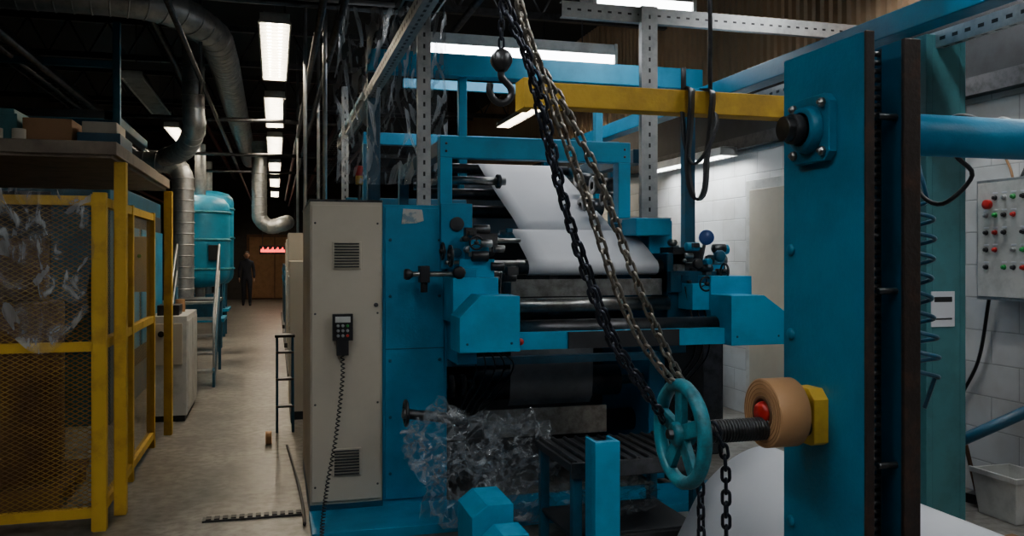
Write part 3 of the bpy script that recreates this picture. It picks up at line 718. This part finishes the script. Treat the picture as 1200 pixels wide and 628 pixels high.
mz.box(-4.4,-.95,5.62,8.3,2.19,2.28,SHELF); mz.box(-4.4,-.94,5.60,5.63,2.21,2.29,SHELF); mz.box(-.95,-.92,5.60,8.3,2.21,2.29,SHELF)
for x,y in ((-.92,5.75),(-.92,8.2),(-4.3,5.8),(-4.3,8.2)): mz.box(x-.035,x+.035,y-.035,y+.035,0,2.18,YEL)
for x in (-4.3,-2.7,-1.3):
    mz.box(x-.03,x+.03,7.9,7.96,2.28,3.6,BLUED)
for z in (2.7,3.2): mz.box(-4.3,-1.3,7.9,7.95,z,z+.06,BLUED)
rnd=random.Random(11)
x=-4.2
while x<-1.25:
    wd=rnd.uniform(.2,.5); h=rnd.uniform(.08,.34); m_=rnd.choice([CARD,DARK,BLUED,TEALG,DSTEEL,BROWN])
    mz.box(x,x+wd-.03,6.2,6.7,2.28,2.28+h,m_)
    if rnd.random()<.5: mz.box(x+.02,x+wd-.06,6.25,6.6,2.28+h,2.28+h+rnd.uniform(.03,.12),rnd.choice([BEIGE,CARD,TEALG,DARK]))
    x+=wd
for i in range(6): mz.cyl((-2.2+i*.13,6.0,2.28),(-2.2+i*.13,6.0,2.40),.04,rnd.choice([BEIGE,RED,CARD,BLUED]),16)
mz.done(.004)
tm=B('coating_machine')
tm.box(-4.2,-1.5,8.8,12.5,0,2.3,BLUED); tm.box(-4.1,-2.0,8.78,8.8,.3,2.2,DARK)
tm.box(-2.6,-1.55,8.8,8.9,2.3,2.9,BLUED); tm.box(-1.5,-1.46,9.2,12.2,.4,2.1,DARK)
for y in (9.4,10.4,11.4): tm.box(-1.46,-1.44,y,y+.8,.6,1.9,BLUE)
tm.box(-3.6,-1.6,9.6,9.7,2.3,3.1,DARK); tm.box(-1.7,-1.6,9.6,12.0,3.0,3.1,BLUED)
tm.cyl((-3.3,9.3,2.3),(-3.3,9.3,3.1),.25,DSTEEL,24); tm.done(.01)
eb=B('wall_junction_box'); eb.box(-1.42,-1.10,8.48,8.70,1.27,1.78,BEIGE); eb.box(-1.38,-1.34,8.56,8.62,.0,1.27,GALV)
for i in range(2): eb.cyl((-1.3+i*.1,8.48,1.6),(-1.3+i*.1,8.465,1.6),.018,[RED,GREEN][i],12)
eb.done(.006)
wc=B('white_cabinet'); wc.box(-1.16,-.82,8.8,9.9,.06,1.02,WHITE); wc.box(-.82,-.812,8.85,9.3,.12,.97,WHITE); wc.box(-.82,-.812,9.35,9.85,.12,.97,WHITE)
wc.box(-1.12,-.86,8.79,8.8,.55,.95,BEIGE); wc.cyl((-1.05,8.79,.85),(-1.05,8.77,.85),.03,BLK,14); wc.box(-1.14,-.84,8.83,9.87,0,.06,DARK)
wc.box(-1.1,-.9,8.9,9.2,1.02,1.12,BLK); wc.cyl((-.95,9.5,1.02),(-.95,9.5,1.15),.05,CARD,14); wc.done(.008)
sp_=B('access_steps')
for i in range(5):
    sp_.box(-1.25,-.72,11.0+i*.22,11.22+i*.22,.2*(i+1)-.03,.2*(i+1),GALV)
for x in (-1.25,-.72):
    sp_.prism([(11.0,0),(11.0,.2),(12.1,1.2),(12.1,1.05),(11.15,0)],'x',x-.015,x+.015,BLUED)
    sp_.tube([(x,11.05,.2),(x,11.05,.9),(x,12.1,1.75),(x,12.1,1.1)],.016,GALV,8)
    sp_.tube([(x,11.05,.55),(x,12.1,1.4)],.012,GALV,8)
sp_.box(-1.26,-.71,12.1,12.8,.98,1.02,DSTEEL)
for x in (-1.22,-.75): sp_.box(x-.02,x+.02,12.7,12.74,0,.98,BLUED)
sp_.done(.003)
def tank(name,cx,cy_,R,z0,z1,pipe=3.5):
    tk=B(name); H=z1-z0
    tk.rev((cx,cy_,z0),(0,0,1),[(0,-.12),(R*.45,-.10),(R*.8,-.04),(R*.96,.05),(R,.14),(R,H-.24),(R*.96,H-.14),(R*.8,H-.05),(R*.45,H),(0,H+.02)],BLUE2,40)
    for q in (.14,.48,.80): tk.torus((cx,cy_,z0+H*q),(0,0,1),R+.005,.022,TEAL,40)
    for a in range(4):
        t=a*math.pi/2+.785; x=cx+R*.88*math.cos(t); y=cy_+R*.88*math.sin(t); tk.box(x-.04,x+.04,y-.04,y+.04,0,z0+.08,BLUED)
    tk.box(cx-R*.85,cx+R*.85,cy_-R*.9,cy_+R*.9,.5,.56,BLUE)
    tk.box(cx+R*.35,cx+R*.7,cy_-R*1.1,cy_-R*.7,z0+.35,z0+.6,BLK); tk.cyl((cx,cy_,z1),(cx,cy_,pipe),.09,GALV,20)
    tk.cyl((cx,cy_,z0),(cx,cy_,z0-.35),.08,GALV,14); tk.cyl((cx-.3*R,cy_-R,z0+.6),(cx-.3*R,cy_-R*1.1,z0+.6),.08,DSTEEL,14)
    tk.box(cx-R*.6,cx+R*.6,cy_-R*.6,cy_+R*.6,.56,.85,BLUED)
    tk.done(.006)
tank('process_tank',-1.22,15.4,.48,1.18,2.62)
tank('process_tank',-1.30,18.2,.50,1.10,2.9)
def duct(name,pts,r_,m=GALV):
    b=B(name); P=catmull(pts,.05); b.tube(P,r_,m,18)
    Q=resample(P,.16)
    for i in range(len(Q)-1): b.torus(Q[i],(Q[i+1]-Q[i]),r_,.010,m,18,6)
    return b.done()
duct('ventilation_duct',[(-2.6,13.3,2.95),(-1.7,13.2,2.95),(-1.42,13.2,2.92),(-1.30,13.2,2.78),(-1.28,13.2,2.5),(-1.28,13.2,1.6),(-1.28,13.2,.9)],.15)
duct('ventilation_duct',[(-.95,11,4.35),(-.95,11,3.4),(-.95,11.1,3.15),(-1.1,11.7,3.0),(-1.3,12.5,3.0),(-1.5,13.0,3.0)],.13)
duct('ventilation_duct',[(-2.5,9,4.1),(-1.2,9.1,4.1),(-.7,9.6,4.0),(-.6,10.5,3.95),(-.6,14,3.95),(-.6,22,3.95)],.17)
duct('ventilation_duct',[(-.30,18,3.9),(-.30,18,2.6),(-.28,18,2.35),(-.1,18,2.2),(.15,18,2.25),(.25,18.3,2.3)],.15)
duct('ventilation_duct',[(-4.3,7.0,3.75),(-2.2,7.1,3.85),(-.9,7.4,4.1),(-.6,9,4.3)],.12)
pp=B('overhead_pipework')
for x,z,r_ in ((-1.9,3.2,.03),(-2.1,3.25,.02),(-.75,3.45,.025),(.35,3.5,.03),(.45,3.3,.02),(.55,3.7,.04),(1.1,4.0,.05),(-1.3,4.2,.05),(2.0,4.2,.04),(-2.8,3.0,.03)):
    pp.cyl((x,4.5,z),(x,30,z),r_,DSTEEL,10)
for y,z,r_ in ((6.8,3.55,.025),(7.4,3.75,.045),(12.5,3.5,.03),(15,3.3,.03),(18,3.3,.03)):
    pp.cyl((-4.5,y,z),(1.0,y,z),r_,GALV if y==7.4 else DSTEEL,10)
for x,y in ((.12,11.3),(.42,7.6),(.3,9.0),(.5,10.4),(-.75,9.5),(.35,14)):
    pp.cyl((x,y,1.9 if x>0.2 else 3.3),(x,y,ZC-.02),.02,GALV if x>.2 else DSTEEL,8)
pp.done()
ct=B('cable_tray')
for x0_ in (-2.6,.95):
    for dx in (0,.3): ct.box(x0_+dx-.008,x0_+dx+.008,5,28,3.55,3.63,DSTEEL)
    for i in range(76): ct.box(x0_,x0_+.3,5+i*.3,5.03+i*.3,3.56,3.575,DSTEEL)
    for q in range(4): ct.cyl((x0_+.05+q*.06,5,3.59),(x0_+.05+q*.06,28,3.59),.018,BLK,8)
ct.done()

for i,(y0,y1) in enumerate(((8.6,10.6),(11.4,14.5),(15.4,18.5),(19.5,24))):
    b=B('press_unit_cabinet')
    b.box(.14+.03*i,.7,y0,y0+.8,.08,1.55 if i==0 else 1.9,BEIGE); b.box(.2,.7,y0+.8,y1,.05,1.4,BLUED); b.box(.16,.7,y0,y1,0,.08,DARK)
    b.box(.7,2.6,y0+.3,y1,0,2.1,DARK); b.box(.7,2.6,y0+.28,y0+.3,1.5,2.2,BLUED)
    for z in (1.0,1.2): b.box(.19,.2,y0+1.0,y1-.1,z,z+.1,BLUE)
    b.box(.13+.03*i,.14+.03*i,y0+.1,y0+.7,.9,1.4,WHITE)
    b.done(.008)
ld=B('step_ladder')
for x in (.02,.16):
    ld.cyl((x,8.0,.0),(x,8.2,.85),.012,BLUED,8); ld.cyl((x,8.45,.0),(x,8.23,.85),.012,BLUED,8)
for i in range(3):
    z=.22+i*.24; ld.box(.01,.17,7.98+z*.235,8.08+z*.235,z,z+.02,DSTEEL)
ld.box(0,.18,8.12,8.3,.85,.875,BLK); ld.done(.002)
fp=B('floor_tape_roll'); fp.ring((-.05,7.55,.055),(1,0,.0),.055,.03,.05,TAPE,24,.05); fp.done()
fg=B('floor_grating')
fg.box(-.42,.17,5.42,5.50,.0,.012,DSTEEL)
for i in range(12): fg.box(-.40+i*.048,-.37+i*.048,5.43,5.49,.012,.018,DARK)
fg.done()
fm=B('floor_cable'); fm.tube(catmull([(.17,5.2,.012),(.17,5.7,.012),(.14,6.6,.012),(.10,7.4,.012)]),.010,BLK,8); fm.done()
ew=B('led_display'); ew.box(-.5,.75,29.9,30,1.66,1.95,BLK)
for i in range(22):
    h=[.10,.16,.08][i%3]; ew.box(-.45+i*.053,-.45+i*.053+.035,29.88,29.9,1.73,1.73+h,LEDR)
for x in (-.4,.65): ew.cyl((x,29.95,1.95),(x,29.95,ZC),.01,DSTEEL,6)
ew.done()
dd=B('door_2'); dd.box(-1.0,1.0,32.9,32.98,0,2.4,BROWN); dd.box(-.9,-.02,32.86,32.9,.05,2.3,CARD); dd.box(.02,.9,32.86,32.9,.05,2.3,CARD); dd.done(.01)
# ---------------------------------------------------------------- person
def person(x,y):
    J=[(0,0,.98,.15),(0,0,1.15,.14),(0,0,1.36,.17),(0,0,1.48,.07),(0,0,1.54,.055),
       (.17,0,1.40,.065),(.22,.02,1.13,.05),(.23,-.08,.90,.038),(-.17,0,1.40,.065),(-.23,.02,1.13,.05),(-.22,-.10,.92,.038),
       (.09,0,.88,.10),(.10,-.06,.50,.07),(.10,.02,.09,.048),(.11,-.13,.04,.04),
       (-.09,0,.88,.10),(-.10,.03,.50,.07),(-.10,.16,.11,.048),(-.11,.03,.04,.04)]
    Ed=[(0,1),(1,2),(2,3),(3,4),(2,5),(5,6),(6,7),(2,8),(8,9),(9,10),(0,11),(11,12),(12,13),(13,14),(0,15),(15,16),(16,17),(17,18)]
    me=bpy.data.meshes.new('body'); me.from_pydata([(x+a,y+b_,c_) for a,b_,c_,_ in J],Ed,[]); me.materials.append(CLOTH)
    o=bpy.data.objects.new('body',me); col.objects.link(o)
    bpy.context.view_layer.objects.active=o
    o.modifiers.new('Skin','SKIN')
    for i,v in enumerate(me.skin_vertices[0].data):
        v.radius=(J[i][3],J[i][3]*(.7 if i<3 else 1)); v.use_root=(i==0)
    ss=o.modifiers.new('Sub','SUBSURF'); ss.levels=2; ss.render_levels=2
    r_=empty('person'); o.parent=r_
    h=B('head'); h.sph((x,y,1.63),.105,SKIN,(.78,.92,1.12)); h.sph((x,y+.02,1.66),.108,HAIR,(.82,.95,1.0)); h.sph((x,y-.1,1.62),.018,SKIN)
    for s_ in (-1,1): h.sph((x+s_*.085,y,1.62),.022,SKIN,(.5,1,1.4)); h.sph((x+s_*.03,y-.09,1.645),.010,BLK)
    h.box(x-.022,x+.022,y-.1,y-.095,1.565,1.575,RED)
    h.done(0,r_)
    hd=B('hands')
    for hx_,hy_,hz_ in ((.23,-.09,.85),(-.22,-.11,.87)):
        hd.sph((x+hx_,y+hy_,hz_),.045,SKIN,(.5,.8,1))
        for f_ in range(4): hd.tube([(x+hx_,y+hy_-.03+f_*.018,hz_-.03),(x+hx_,y+hy_-.035+f_*.018,hz_-.07),(x+hx_*.97,y+hy_-.035+f_*.017,hz_-.095+.004*abs(f_-1.5))],.009,SKIN,6)
        hd.tube([(x+hx_,y+hy_-.035,hz_),(x+hx_*.95,y+hy_-.06,hz_-.035)],.010,SKIN,6)
    hd.done(0,r_)
person(-.86,28.4)

# ---------------------------------------------------------------- world + camera
w=bpy.data.worlds.new('World'); sc.world=w; w.use_nodes=True
w.node_tree.nodes['Background'].inputs[0].default_value=(.5,.65,.8,1); w.node_tree.nodes['Background'].inputs[1].default_value=.1
cam=bpy.data.cameras.new('Camera'); co=bpy.data.objects.new('Camera',cam); col.objects.link(co)
co.location=(0,0,1.6); co.rotation_euler=(math.radians(90),0,-math.atan(.278))
cam.sensor_width=36; cam.lens=30; cam.shift_y=-14/1200; cam.clip_end=100
sc.camera=co
